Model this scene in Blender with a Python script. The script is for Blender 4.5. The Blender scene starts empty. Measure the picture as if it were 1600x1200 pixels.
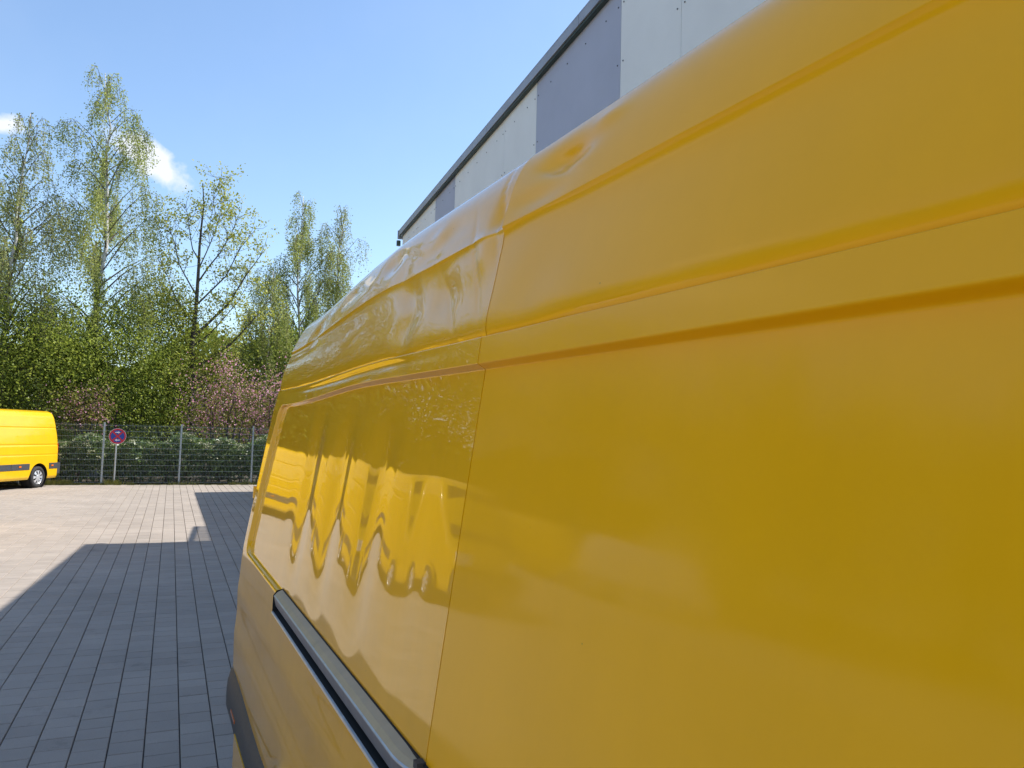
import bpy, math, random
import numpy as np
from mathutils import Matrix, Vector

# ------------------------------------------------------------------ camera, sky, sun, exposure
scene = bpy.context.scene
CAM_H = 2.05
YAW, PITCH, ROLL = 0.415, math.atan(82 / 1200.0), 0.026
F = Vector((math.sin(YAW) * math.cos(PITCH), math.cos(YAW) * math.cos(PITCH), math.sin(PITCH)))
R0 = Vector((math.cos(YAW), -math.sin(YAW), 0)); U0 = R0.cross(F)
RV = R0 * math.cos(ROLL) + U0 * math.sin(ROLL)
UV = U0 * math.cos(ROLL) - R0 * math.sin(ROLL)
cam_data = bpy.data.cameras.new('camera'); cam = bpy.data.objects.new('camera', cam_data)
scene.collection.objects.link(cam); scene.camera = cam
cam_data.sensor_width = 36; cam_data.lens = 27.0; cam_data.clip_start = 0.05; cam_data.clip_end = 3000
M = Matrix((RV, UV, -F)).transposed().to_4x4(); M.translation = (0, 0, CAM_H); cam.matrix_world = M

SUN = Vector((0.861, 0.056, 1.0)).normalized()
SUN_EL = math.asin(SUN.z); SUN_ROT = math.atan2(SUN.x, SUN.y)
world = bpy.data.worlds.new('World'); scene.world = world; world.use_nodes = True
wn = world.node_tree.nodes; wl = world.node_tree.links; wn.clear()
def W(t, **k):
    n = wn.new(t)
    for a, b in k.items(): setattr(n, a, b)
    return n
def wmath(op, a, b=None, clamp=False):
    n = W('ShaderNodeMath', operation=op, use_clamp=clamp)
    for i, v in enumerate((a, b)):
        if v is None: continue
        if hasattr(v, 'links'): wl.new(v, n.inputs[i])
        else: n.inputs[i].default_value = v
    return n.outputs[0]
sky = W('ShaderNodeTexSky', sky_type='NISHITA', sun_disc=False, sun_elevation=SUN_EL, sun_rotation=SUN_ROT,
        altitude=200, air_density=1.15, dust_density=0.5, ozone_density=3.0)
bg_sky = W('ShaderNodeBackground'); bg_sky.inputs[1].default_value = 0.074
wl.new(sky.outputs[0], bg_sky.inputs[0])
tc = W('ShaderNodeTexCoord')
def wdot(c, e, s):
    sub = W('ShaderNodeVectorMath', operation='SUBTRACT'); wl.new(tc.outputs['Generated'], sub.inputs[0]); sub.inputs[1].default_value = c
    d = W('ShaderNodeVectorMath', operation='DOT_PRODUCT'); wl.new(sub.outputs[0], d.inputs[0]); d.inputs[1].default_value = e
    return wmath('DIVIDE', d.outputs['Value'], s)
def wnoise(scale, detail=6, rough=0.55):
    n = W('ShaderNodeTexNoise'); n.inputs['Scale'].default_value = scale; n.inputs['Detail'].default_value = detail
    n.inputs['Roughness'].default_value = rough; wl.new(tc.outputs['Generated'], n.inputs['Vector']); return n.outputs[0]
def cloud(c, e1, s1, s2):
    c = Vector(c).normalized(); e1 = Vector(e1); e1 = (e1 - c * e1.dot(c)).normalized(); e2 = e1.cross(c)
    a = wdot(c, e1, s1); b = wdot(c, e2, s2)
    r = wmath('SQRT', wmath('ADD', wmath('MULTIPLY', a, a), wmath('MULTIPLY', b, b)))
    n = wmath('MULTIPLY', wmath('SUBTRACT', wnoise(34), 0.5), 2.2)
    m = wmath('SUBTRACT', 1.25, wmath('ADD', r, n))
    return wmath('MULTIPLY', m, 1.7, True)
m = cloud((-0.040, 0.9475, 0.303), (0.058, 0.011, -0.036), 0.050, 0.017)
m = wmath('MAXIMUM', m, cloud((-0.180, 0.934, 0.311), (1, 0.2, 0.15), 0.02, 0.010))
m = wmath('MAXIMUM', m, cloud((-0.62, 0.70, 0.33), (1, 0.8, 0.05), 0.10, 0.03))
m = wmath('MAXIMUM', m, cloud((-0.85, 0.30, 0.36), (0.3, 1, 0.0), 0.14, 0.04))
m = wmath('MAXIMUM', m, cloud((-0.75, -0.50, 0.40), (-0.5, 0.7, 0.0), 0.16, 0.05))
cir = W('ShaderNodeMapRange'); cir.inputs[1].default_value = 0.48; cir.inputs[2].default_value = 0.9; cir.inputs[4].default_value = 0.10
wl.new(wnoise(2.2, 8, 0.6), cir.inputs[0])
m = wmath('MAXIMUM', wmath('MULTIPLY', m, 0.9), cir.outputs[0])
bg_c = W('ShaderNodeBackground'); bg_c.inputs[0].default_value = (0.93, 0.96, 1, 1); bg_c.inputs[1].default_value = 0.36
mixw = W('ShaderNodeMixShader'); wl.new(m, mixw.inputs[0]); wl.new(bg_sky.outputs[0], mixw.inputs[1]); wl.new(bg_c.outputs[0], mixw.inputs[2])
wout = W('ShaderNodeOutputWorld'); wl.new(mixw.outputs[0], wout.inputs[0])

sun_data = bpy.data.lights.new('sun', 'SUN'); sun_data.energy = 2.35; sun_data.angle = math.radians(0.55); sun_data.color = (1, 0.955, 0.88)
sun = bpy.data.objects.new('sun', sun_data); scene.collection.objects.link(sun)
sun.rotation_mode = 'QUATERNION'; sun.rotation_quaternion = SUN.to_track_quat('Z', 'Y'); sun.location = (30, 2, 40)
scene.view_settings.view_transform = 'Standard'; scene.view_settings.look = 'None'
scene.view_settings.exposure = 1.65; scene.view_settings.gamma = 1.0
scene.view_settings.use_curve_mapping = False
scene.cycles.max_bounces = 6; scene.cycles.diffuse_bounces = 3; scene.cycles.glossy_bounces = 3; scene.cycles.transmission_bounces = 3; scene.cycles.transparent_max_bounces = 6

# ------------------------------------------------------------------ helpers
rng = np.random.default_rng(7); random.seed(7)
COL = scene.collection
def link(o, parent=None):
    COL.objects.link(o)
    if parent is not None: o.parent = parent
    return o
def mesh(name, verts, faces, mat, parent=None, smooth=False):
    me = bpy.data.meshes.new(name)
    verts = np.asarray(verts, dtype=np.float32).reshape(-1, 3)
    if isinstance(faces, np.ndarray):
        nf, k = faces.shape
        me.vertices.add(len(verts)); me.vertices.foreach_set('co', verts.ravel())
        me.loops.add(nf * k); me.loops.foreach_set('vertex_index', faces.astype(np.int32).ravel())
        me.polygons.add(nf); me.polygons.foreach_set('loop_start', np.arange(0, nf * k, k, dtype=np.int32))
        me.update(calc_edges=True)
    else:
        me.from_pydata(verts.tolist(), [], faces)
    me.polygons.foreach_set('use_smooth', [smooth] * len(me.polygons))
    me.materials.append(mat)
    o = bpy.data.objects.new(name, me)
    return link(o, parent)
def empty(name, loc=(0, 0, 0), rz=0):
    o = bpy.data.objects.new(name, None); o.location = loc; o.rotation_euler = (0, 0, rz); o.empty_display_size = 0.2
    return link(o)
def tag(o, label, cat, group=None):
    o['label'] = label; o['category'] = cat
    if group: o['group'] = group
    return o
class MB:
    def __init__(s): s.v = []; s.f = []
    def add(s, v, f):
        b = len(s.v); s.v += [tuple(map(float, p)) for p in v]; s.f += [tuple(int(i) + b for i in q) for q in f]
    def box(s, a, b):
        x0, y0, z0 = a; x1, y1, z1 = b
        s.add([(x0,y0,z0),(x1,y0,z0),(x1,y1,z0),(x0,y1,z0),(x0,y0,z1),(x1,y0,z1),(x1,y1,z1),(x0,y1,z1)],
              [(0,3,2,1),(4,5,6,7),(0,1,5,4),(1,2,6,5),(2,3,7,6),(3,0,4,7)])
    def tube(s, pts, rad, n=6, cap=True):
        pts = [Vector(p) for p in pts]
        if not hasattr(rad, '__len__'): rad = [rad] * len(pts)
        rings = []; up = Vector((0.13, 0.21, 0.97))
        for i, p in enumerate(pts):
            t = (pts[min(i + 1, len(pts) - 1)] - pts[max(i - 1, 0)])
            t = t.normalized() if t.length > 1e-9 else Vector((0, 0, 1))
            a = t.cross(up if abs(t.dot(up)) < 0.95 else Vector((1, 0, 0))).normalized(); b = t.cross(a)
            rings.append([p + (a * math.cos(2*math.pi*k/n) + b * math.sin(2*math.pi*k/n)) * rad[i] for k in range(n)])
        fs = []
        for i in range(len(pts) - 1):
            for k in range(n): fs.append((i*n+k, i*n+(k+1)%n, (i+1)*n+(k+1)%n, (i+1)*n+k))
        if cap: fs += [tuple(range(n))[::-1], tuple((len(pts)-1)*n + k for k in range(n))]
        s.add([q for r in rings for q in r], fs)
    def lathe(s, prof, n=24, axis='x', c=(0, 0, 0)):
        vs = []
        for (r, a) in prof:
            for k in range(n):
                t = 2*math.pi*k/n
                vs.append((c[0] + a, c[1] + r*math.cos(t), c[2] + r*math.sin(t)))
        fs = [(i*n+k, i*n+(k+1)%n, (i+1)*n+(k+1)%n, (i+1)*n+k) for i in range(len(prof)-1) for k in range(n)]
        s.add(vs, fs)
    def disc(s, r, a, n=24, c=(0,0,0), flip=False):
        vs = [(c[0]+a, c[1]+r*math.cos(2*math.pi*k/n), c[2]+r*math.sin(2*math.pi*k/n)) for k in range(n)]
        s.add(vs, [tuple(range(n))[::-1] if flip else tuple(range(n))])
    def build(s, name, mat, parent=None, smooth=False): return mesh(name, s.v, s.f, mat, parent, smooth)
def grid_faces(nr, nc):
    i = np.arange(nr - 1)[:, None]; j = np.arange(nc - 1)[None, :]
    a = (i * nc + j); return np.stack([a, a + 1, a + nc + 1, a + nc], -1).reshape(-1, 4)
def sstep(a, b, x):
    t = np.clip((x - a) / (b - a), 0, 1); return t * t * (3 - 2 * t)

# ------------------------------------------------------------------ materials
def material(name):
    m = bpy.data.materials.new(name); m.use_nodes = True
    nt = m.node_tree; b = nt.nodes['Principled BSDF']; return m, nt, b
def N(nt, t, ins=None, **k):
    n = nt.nodes.new(t)
    for a, b in k.items(): setattr(n, a, b)
    for a, b in (ins or {}).items():
        if hasattr(b, 'links'): nt.links.new(b, n.inputs[a])
        else: n.inputs[a].default_value = b
    return n
def plain(name, col, rough=0.5, metal=0.0, noise=0.12, scale=8.0, bump=0.0, coat=0.0, spec=0.5):
    m, nt, b = material(name)
    tcn = N(nt, 'ShaderNodeTexCoord')
    nz = N(nt, 'ShaderNodeTexNoise', {'Vector': tcn.outputs['Object'], 'Scale': scale, 'Detail': 6.0, 'Roughness': 0.6})
    mr = N(nt, 'ShaderNodeMapRange', {0: nz.outputs[0], 1: 0.25, 2: 0.75, 3: 1 - noise, 4: 1 + noise})
    mx = N(nt, 'ShaderNodeVectorMath', {0: col[:3], 1: mr.outputs[0]}, operation='MULTIPLY')
    nt.links.new(mx.outputs[0], b.inputs['Base Color'])
    b.inputs['Roughness'].default_value = rough; b.inputs['Metallic'].default_value = metal
    b.inputs['Coat Weight'].default_value = coat; b.inputs['Specular IOR Level'].default_value = spec
    if bump:
        bp = N(nt, 'ShaderNodeBump', {'Height': nz.outputs[0], 'Strength': bump, 'Distance': 0.01})
        nt.links.new(bp.outputs[0], b.inputs['Normal'])
    return m
def paint(name, col, rough=0.03, peel=0.02, dirt=0.06, spread=0.05, coat=1.0, streak=0.6):
    m, nt, b = material(name)
    tcn = N(nt, 'ShaderNodeTexCoord')
    nz = N(nt, 'ShaderNodeTexNoise', {'Vector': tcn.outputs['Object'], 'Scale': 3.0, 'Detail': 7.0, 'Roughness': 0.65})
    mr = N(nt, 'ShaderNodeMapRange', {0: nz.outputs[0], 1: 0.3, 2: 0.7, 3: 1 - dirt, 4: 1 + dirt * 0.5})
    mx = N(nt, 'ShaderNodeVectorMath', {0: col[:3], 1: mr.outputs[0]}, operation='MULTIPLY')
    mpg = N(nt, 'ShaderNodeMapping', {0: tcn.outputs['Object'], 3: (1.0, 14.0, 0.9)})
    st = N(nt, 'ShaderNodeTexNoise', {'Vector': mpg.outputs[0], 'Scale': 1.0, 'Detail': 5.0, 'Roughness': 0.7})
    sm = N(nt, 'ShaderNodeMapRange', {0: st.outputs[0], 1: 0.45, 2: 0.75, 3: 1.0, 4: 1 - streak*dirt})
    mx = N(nt, 'ShaderNodeVectorMath', {0: mx.outputs[0], 1: sm.outputs[0]}, operation='MULTIPLY')
    # fine specks of dust and tiny chips
    vo = N(nt, 'ShaderNodeTexVoronoi', {'Vector': tcn.outputs['Object'], 'Scale': 9.0})
    sp = N(nt, 'ShaderNodeMapRange', {0: vo.outputs['Distance'], 1: 0.012, 2: 0.022, 3: 0.5, 4: 0.0})
    mc = N(nt, 'ShaderNodeMix', {0: sp.outputs[0], 6: (0, 0, 0, 1), 7: (0.12, 0.08, 0.03, 1)}, data_type='RGBA')
    nt.links.new(mx.outputs[0], mc.inputs[6]); nt.links.new(mc.outputs[2], b.inputs['Base Color'])
    b.inputs['Roughness'].default_value = 0.35; b.inputs['Coat Weight'].default_value = coat
    rr = N(nt, 'ShaderNodeMapRange', {0: nz.outputs[0], 1: 0.35, 2: 0.75, 3: rough, 4: rough + spread})
    nt.links.new(rr.outputs[0], b.inputs['Coat Roughness']); b.inputs['Coat IOR'].default_value = 1.45
    b.inputs['Specular IOR Level'].default_value = 0.1
    n2 = N(nt, 'ShaderNodeTexNoise', {'Vector': tcn.outputs['Object'], 'Scale': 5.5, 'Detail': 2.0})
    bp = N(nt, 'ShaderNodeBump', {'Height': n2.outputs[0], 'Strength': peel, 'Distance': 0.02})
    nt.links.new(bp.outputs[0], b.inputs['Normal']); nt.links.new(bp.outputs[0], b.inputs['Coat Normal'])
    return m
YEL = (0.97, 0.465, 0.002)
m_yellow = paint('yellow_paint', YEL, rough=0.012, peel=0.008, spread=0.025)
m_dull = paint('yellow_paint_dulled', YEL, rough=0.055, peel=0.012, spread=0.05, coat=0.42, dirt=0.04, streak=0.3)
m_yellow2 = paint('yellow_paint_parked', (0.72, 0.42, 0.008), rough=0.05)
m_faded = paint('yellow_paint_faded', (0.68, 0.37, 0.008), rough=0.1)
m_white = paint('white_paint', (0.75, 0.76, 0.76), rough=0.06)
m_plastic = plain('dark_plastic', (0.045, 0.046, 0.052), 0.55, noise=0.2, scale=30, bump=0.1)
m_black = plain('black_gap', (0.008, 0.008, 0.009), 0.7)
m_tyre = plain('tyre_rubber', (0.022, 0.021, 0.022), 0.8, noise=0.25, scale=20)
m_rim = plain('silver_rim', (0.62, 0.63, 0.66), 0.3, 0.5, noise=0.05)
m_alu = plain('aluminium', (0.50, 0.53, 0.56), 0.35, 0.85, noise=0.15, scale=25)
m_alud = plain('aluminium_dull', (0.26, 0.25, 0.27), 0.42, 0.6, noise=0.15, scale=25)
m_cover = plain('rail_cover', (0.46, 0.35, 0.21), 0.45, 0.0, noise=0.12, scale=12)
m_glass = plain('vehicle_glass', (0.012, 0.015, 0.017), 0.04, noise=0.05, coat=0.6)
m_orange = plain('orange_marker', (0.75, 0.16, 0.015), 0.2, noise=0.05, coat=0.5)
m_red = plain('red_lamp', (0.42, 0.012, 0.012), 0.15, noise=0.05, coat=0.8)
m_lamp = plain('headlamp', (0.7, 0.72, 0.74), 0.08, 0.3, noise=0.03, coat=1)
m_galv = plain('galvanised_steel', (0.40, 0.43, 0.44), 0.45, 0.55, noise=0.2, scale=14)
m_wire = plain('galvanised_wire', (0.33, 0.38, 0.38), 0.5, 0.4, noise=0.15, scale=14)
m_panel_l = plain('pale_cladding', (0.76, 0.775, 0.77), 0.6, noise=0.05, scale=1.4)
m_panel_b = plain('blue_grey_cladding', (0.40, 0.425, 0.53), 0.6, noise=0.05, scale=1.4)
m_fascia = plain('grey_fascia', (0.33, 0.34, 0.37), 0.45, 0.3, noise=0.15, scale=3)
m_groof = plain('grey_roof', (0.16, 0.16, 0.16), 0.8)
m_dkgreen = plain('dark_green_trim', (0.03, 0.05, 0.04), 0.5)
m_screw = plain('screw_head', (0.12, 0.12, 0.13), 0.4, 0.6)
m_sred = plain('sign_red', (0.50, 0.012, 0.03), 0.4, noise=0.04)
m_sblue = plain('sign_blue', (0.015, 0.05, 0.30), 0.4, noise=0.04)
m_swhite = plain('sign_white', (0.75, 0.76, 0.78), 0.4, noise=0.04)
m_barkw = plain('birch_bark', (0.50, 0.48, 0.45), 0.8, noise=0.5, scale=5, bump=0.5)
m_bark = plain('dark_bark', (0.055, 0.045, 0.036), 0.9, noise=0.35, scale=9, bump=0.6)
m_twig = plain('twig', (0.10, 0.075, 0.055), 0.9, noise=0.3)
m_soil = plain('soil', (0.07, 0.055, 0.035), 0.95, noise=0.4, scale=3, bump=0.6)
def leafmat(name, c1, c2, trans=0.35, rough=0.55, spec=0.3):
    m, nt, b = material(name)
    g = N(nt, 'ShaderNodeNewGeometry')
    r = N(nt, 'ShaderNodeValToRGB', {0: g.outputs['Random Per Island']})
    r.color_ramp.elements[0].color = (*c1, 1); r.color_ramp.elements[1].color = (*c2, 1)
    nt.links.new(r.outputs[0], b.inputs['Base Color']); b.inputs['Roughness'].default_value = rough
    b.inputs['Specular IOR Level'].default_value = spec
    tr = N(nt, 'ShaderNodeBsdfTranslucent', {0: r.outputs[0]})
    mx = N(nt, 'ShaderNodeMixShader', {0: trans, 1: b.outputs[0], 2: tr.outputs[0]})
    nt.links.new(mx.outputs[0], nt.nodes['Material Output'].inputs[0]); return m
m_leaf_birch = leafmat('birch_leaf', (0.20, 0.24, 0.05), (0.46, 0.49, 0.16), 0.52)
m_leaf_birch2 = leafmat('birch_leaf_pale', (0.20, 0.235, 0.075), (0.44, 0.46, 0.19), 0.5)
m_leaf_maple = leafmat('maple_leaf', (0.30, 0.33, 0.055), (0.48, 0.48, 0.11), 0.5)
m_leaf_under = leafmat('thicket_leaf', (0.15, 0.205, 0.025), (0.38, 0.43, 0.075), 0.55)
m_leaf_under2 = leafmat('yellow_thicket_leaf', (0.20, 0.23, 0.03), (0.36, 0.37, 0.07), 0.5)
m_leaf_hedge = leafmat('hedge_leaf', (0.035, 0.07, 0.016), (0.17, 0.24, 0.06), 0.3, 0.4, 0.5)
m_hflower = leafmat('cream_flower', (0.30, 0.32, 0.18), (0.50, 0.48, 0.32), 0.2)
m_blossom = leafmat('pink_blossom', (0.60, 0.22, 0.33), (0.82, 0.48, 0.57), 0.35)
m_cleaf = leafmat('bronze_leaf', (0.17, 0.18, 0.04), (0.32, 0.28, 0.08), 0.4)
m_grass = leafmat('grass_blade', (0.10, 0.12, 0.02), (0.28, 0.26, 0.07), 0.3)
def paver_mat():
    m, nt, b = material('concrete_paver')
    g = N(nt, 'ShaderNodeNewGeometry'); oi = N(nt, 'ShaderNodeObjectInfo'); tcn = N(nt, 'ShaderNodeTexCoord')
    ad = N(nt, 'ShaderNodeMath', {0: g.outputs['Random Per Island'], 1: oi.outputs['Random']}, operation='ADD')
    fr = N(nt, 'ShaderNodeMath', {0: ad.outputs[0]}, operation='FRACT')
    mr = N(nt, 'ShaderNodeMapRange', {0: fr.outputs[0], 3: 0.93, 4: 1.06})
    n1 = N(nt, 'ShaderNodeTexNoise', {'Vector': g.outputs['Position'], 'Scale': 0.55, 'Detail': 7.0, 'Roughness': 0.65})
    m1 = N(nt, 'ShaderNodeMapRange', {0: n1.outputs[0], 1: 0.3, 2: 0.7, 3: 0.86, 4: 1.08})
    n2 = N(nt, 'ShaderNodeTexNoise', {'Vector': g.outputs['Position'], 'Scale': 160.0, 'Detail': 4.0, 'Roughness': 0.7})
    m2 = N(nt, 'ShaderNodeMapRange', {0: n2.outputs[0], 1: 0.3, 2: 0.7, 3: 0.86, 4: 1.12})
    n3 = N(nt, 'ShaderNodeTexNoise', {'Vector': g.outputs['Position'], 'Scale': 2.1, 'Detail': 5.0, 'Roughness': 0.7})
    m3 = N(nt, 'ShaderNodeMapRange', {0: n3.outputs[0], 1: 0.61, 2: 0.73, 3: 1.0, 4: 0.74})
    a = N(nt, 'ShaderNodeMath', {0: mr.outputs[0], 1: m1.outputs[0]}, operation='MULTIPLY')
    c = N(nt, 'ShaderNodeMath', {0: a.outputs[0], 1: m2.outputs[0]}, operation='MULTIPLY')
    d = N(nt, 'ShaderNodeMath', {0: c.outputs[0], 1: m3.outputs[0]}, operation='MULTIPLY')
    mx = N(nt, 'ShaderNodeVectorMath', {0: (0.352, 0.300, 0.252), 1: d.outputs[0]}, operation='MULTIPLY')
    nt.links.new(mx.outputs[0], b.inputs['Base Color']); b.inputs['Roughness'].default_value = 0.82
    b.inputs['Specular IOR Level'].default_value = 0.3
    bp = N(nt, 'ShaderNodeBump', {'Height': n2.outputs[0], 'Strength': 0.25, 'Distance': 0.003}); nt.links.new(bp.outputs[0], b.inputs['Normal'])
    return m
m_paver = paver_mat()
def farpave_mat():
    m, nt, b = material('far_paving')
    g = N(nt, 'ShaderNodeNewGeometry')
    mp = N(nt, 'ShaderNodeMapping', {0: g.outputs['Position'], 2: (0, 0, math.pi / 2)})
    br = N(nt, 'ShaderNodeTexBrick', {'Vector': mp.outputs[0], 'Color1': (0.36, 0.335, 0.30, 1), 'Color2': (0.40, 0.37, 0.33, 1), 'Mortar': (0.14, 0.12, 0.1, 1),
           'Scale': 1.0, 'Mortar Size': 0.004, 'Brick Width': 0.2, 'Row Height': 0.2105})
    nt.links.new(br.outputs[0], b.inputs['Base Color']); b.inputs['Roughness'].default_value = 0.85; return m
m_farpave = farpave_mat()
m_joint = plain('joint_sand', (0.085, 0.065, 0.048), 0.95, noise=0.4, scale=20)
m_meadow = plain('meadow', (0.07, 0.09, 0.025), 0.95, noise=0.4, scale=2)

# ------------------------------------------------------------------ ground
FENCE_Y = 30.52
def sheet(name, x0, x1, y0, y1, z, mat, parent=None):
    o = mesh(name, [(x0,y0,z),(x1,y0,z),(x1,y1,z),(x0,y1,z)], [(0,1,2,3)], mat, parent)
    if parent is None: o['kind'] = 'structure'
    return o
sheet('ground', -900, 900, -900, 900, -0.06, m_meadow)
sheet('planting_bed', -60, 40, FENCE_Y - 0.12, 60, -0.012, m_soil)
pavement = sheet('pavement', -60, 40, -40, FENCE_Y - 0.12, -0.035, m_farpave)
PX, PY, JX = 0.2105, 0.2, 0.786
bed = sheet('joint_sand_bed', JX - PX*66, JX + PX*13, 0.0, FENCE_Y - 0.12, -0.018, m_joint, pavement)
pavers = []
for i in range(-66, 13):
    x0 = JX + i * PX; off = (0.1 if i % 2 else 0.0) + random.uniform(-0.015, 0.015)
    for j in range(0, 151):
        y0 = 0.02 + j * PY + off
        if y0 + PY > FENCE_Y - 0.12: continue
        pavers.append((x0 + PX / 2, y0 + PY / 2))
pavers = np.array(pavers)
def inview(p):
    d = np.stack([p[:, 0], p[:, 1], np.full(len(p), -CAM_H)], 1)
    w = d @ np.array(F); x = 800 + 1200 * (d @ np.array(RV)) / w; y = 600 - 1200 * (d @ np.array(UV)) / w
    return (w > 0.5) & (x > -25) & (x < 400) & (y < 1225)
vis = inview(pavers); dist = np.hypot(pavers[:, 0], pavers[:, 1]); dist[~vis] = 1e9
near = np.argsort(dist)[:300]; isnear = np.zeros(len(pavers), bool); isnear[near] = True
def paver_verts(hx, hy, bev, z, tilt=(0, 0)):
    vs = [(sx*hx, sy*hy, -0.03) for sx, sy in ((-1,-1),(1,-1),(1,1),(-1,1))]
    vs += [(sx*hx, sy*hy, z - bev) for sx, sy in ((-1,-1),(1,-1),(1,1),(-1,1))]
    vs += [(sx*(hx-bev), sy*(hy-bev), z + tilt[0]*sx + tilt[1]*sy) for sx, sy in ((-1,-1),(1,-1),(1,1),(-1,1))]
    return np.array(vs)
pf = []
for a, b in ((0, 4), (4, 8)):
    for k in range(4): pf.append((a+k, a+(k+1)%4, b+(k+1)%4, b+k))
pf.append((8, 9, 10, 11)); pf = np.array(pf)
variants = []
for k in range(6):
    o = mesh('paver', paver_verts(PX/2 - 0.0035, PY/2 - 0.0027, 0.004, random.uniform(-0.0015, 0.0015), (random.uniform(-.0007,.0007), random.uniform(-.0007,.0007))), pf, m_paver, pavement)
    variants.append(o)
for k, idx in enumerate(near):
    o = variants[k] if k < 6 else variants[k % 6].copy()
    if k >= 6: COL.objects.link(o); o.parent = pavement
    o.location = (pavers[idx][0], pavers[idx][1], 0)
rest = pavers[~isnear]; nr_ = len(rest)
V = np.tile(paver_verts(PX/2 - 0.0035, PY/2 - 0.0027, 0.004, 0.0)[None], (nr_, 1, 1))
V[:, :, 0] += rest[:, 0:1]; V[:, :, 1] += rest[:, 1:2]
V[:, 8:, 2] += rng.uniform(-.0016, .0016, (nr_, 1)) + rng.uniform(-.0007, .0007, (nr_, 4))
pr = mesh('paver_field', V.reshape(-1, 3), (pf[None] + 12 * np.arange(nr_)[:, None, None]).reshape(-1, 4), m_paver, pavement)
pr['kind'] = 'stuff'

# ------------------------------------------------------------------ warehouse behind the near van
TH = math.radians(4.0); BX, BY, BH = 4.191, 15.476, 6.3
wh = empty('warehouse', (BX, BY, 0), -TH)      # local -y runs back along the wall towards the camera, +x into the building
tag(wh, 'flat roofed warehouse clad in pale and blue-grey panels behind the damaged van', 'building')
mb = MB(); mb.box((0.06, -34, 0), (14, -0.06, BH - 0.12)); mb.build('wall', m_panel_l, wh)
edges = [0.0, -2.81, -4.08, -7.61, -9.69, -12.6, -14.7, -18.2, -20.3, -24.0, -26.2, -30, -34]
kinds = 'lblblblblblb'
for k in range(len(edges) - 1):
    a, b = edges[k], edges[k + 1]; mt = m_panel_l if kinds[k] == 'l' else m_panel_b
    n = 2 if abs(a - b) > 2.5 else 1
    if k == 4: cuts = [a, -10.7, b]
    elif k == 2: cuts = [a, -6.47, b]
    else: cuts = list(np.linspace(a, b, n + 1))
    for q in range(len(cuts) - 1):
        y1, y0 = cuts[q] - 0.003, cuts[q + 1] + 0.003
        mb = MB(); mb.box((0.035, y0, 0.3), (0.058, y1, BH - 0.122))
        p = mb.build('cladding_panel', mt, wh)
        mb = MB()
        for yy in (y0 + 0.05, y1 - 0.05):
            for zz in np.arange(0.5, BH - 0.2, 0.55):
                if zz > 3: mb.lathe([(0.0, 0.028), (0.006, 0.028), (0.008, 0.034)], 6, c=(0, yy, zz))
        yy = y0 + 0.3
        while yy < y1 - 0.2:
            mb.lathe([(0.0, 0.028), (0.006, 0.028), (0.008, 0.034)], 6, c=(0, yy, BH - 0.3)); yy += 0.45
        mb.build('screws', m_screw, p)['kind'] = 'stuff'
mb = MB()
cutsf = np.arange(0.1, -34.2, -3.0)
for a, b in zip(cutsf[:-1], cutsf[1:]):
    mb = MB(); mb.box((-0.035, b + 0.004, BH - 0.10), (0.03, a - 0.004, BH)); mb.box((-0.035, b + 0.004, BH + 0.002), (0.30, a - 0.004, BH + 0.02)); mb.build('fascia', m_fascia, wh)
mb = MB(); mb.box((-0.02, -33.9, BH - 0.128), (0.03, 0.07, BH - 0.104)); mb.build('drip_edge', m_dkgreen, wh)
mb = MB(); mb.box((-0.05, 0.10, BH - 0.16), (13.9, 0.13, BH + 0.02)); mb.build('gable_fascia', m_fascia, wh)
mb = MB(); mb.tube([(-0.02, 0.14, BH - 0.30), (-0.02, 0.14, BH - 0.19)], 0.045, 8); mb.build('gutter_end', m_dkgreen, wh)
mb = MB(); mb.box((0.31, -33.9, BH - 0.1), (13.9, 0.09, BH + 0.005)); mb.build('roof', m_groof, wh)
# lower annex beyond the gable (its shadow crosses the yard); unseen half-clear strip added for a paler shadow
def w2l(x, y):
    dx, dy = x - BX, y - BY
    return (dx*math.cos(TH) - dy*math.sin(TH), dx*math.sin(TH) + dy*math.cos(TH))
mb = MB()
sx, sy = 0.861, 0.056
ah = 5.0
cor = [(0.76 + ah*sx, BY - 0.6), (0.76 + ah*sx, 26.75 + ah*sy), (2.0 + ah*sx, 26.95 + ah*sy), (14, 26.9 + ah*sy), (14, BY - 0.6)]
lc = [w2l(*c) for c in cor]; n5 = len(lc)
mb.add([(x, y, 0) for x, y in lc] + [(x, y, ah) for x, y in lc], [tuple(range(n5, 2*n5))] + [(k, (k+1) % n5, n5+(k+1) % n5, n5+k) for k in range(n5)])
mb.build('annex', m_panel_l, wh)
m_cang, nt, b = material('shadow_sheet_glass')
tr = N(nt, 'ShaderNodeBsdfTransparent'); b.inputs['Base Color'].default_value = (0.5, 0.55, 0.55, 1); b.inputs['Roughness'].default_value = 0.2
mxs = N(nt, 'ShaderNodeMixShader', {0: 0.6, 1: b.outputs[0], 2: tr.outputs[0]}); nt.links.new(mxs.outputs[0], nt.nodes['Material Output'].inputs[0])
mb = MB(); ch = 4.6  # unseen half-clear sheet, added to cast a weak shadow patch on the paving
x0, y0 = w2l(0.40 + ch*sx, 15.75 + ch*sy); x1, y1 = w2l(0.76 + ah*sx + 0.05, 17.5 + ch*sy)
mb.box((x0, y0 - 0.6, ch), (x1, y1, ch + 0.012)); mb.build('added_shadow_sheet', m_cang, wh)
mb = MB(); mb.box((x0, y0 - 0.6, ch - 0.03), (x0 + 0.09, y1 - 0.01, ch - 0.005)); mb.build('added_shadow_bar', m_fascia, wh)  # unseen bar, added to darken one edge of that shadow patch

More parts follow.
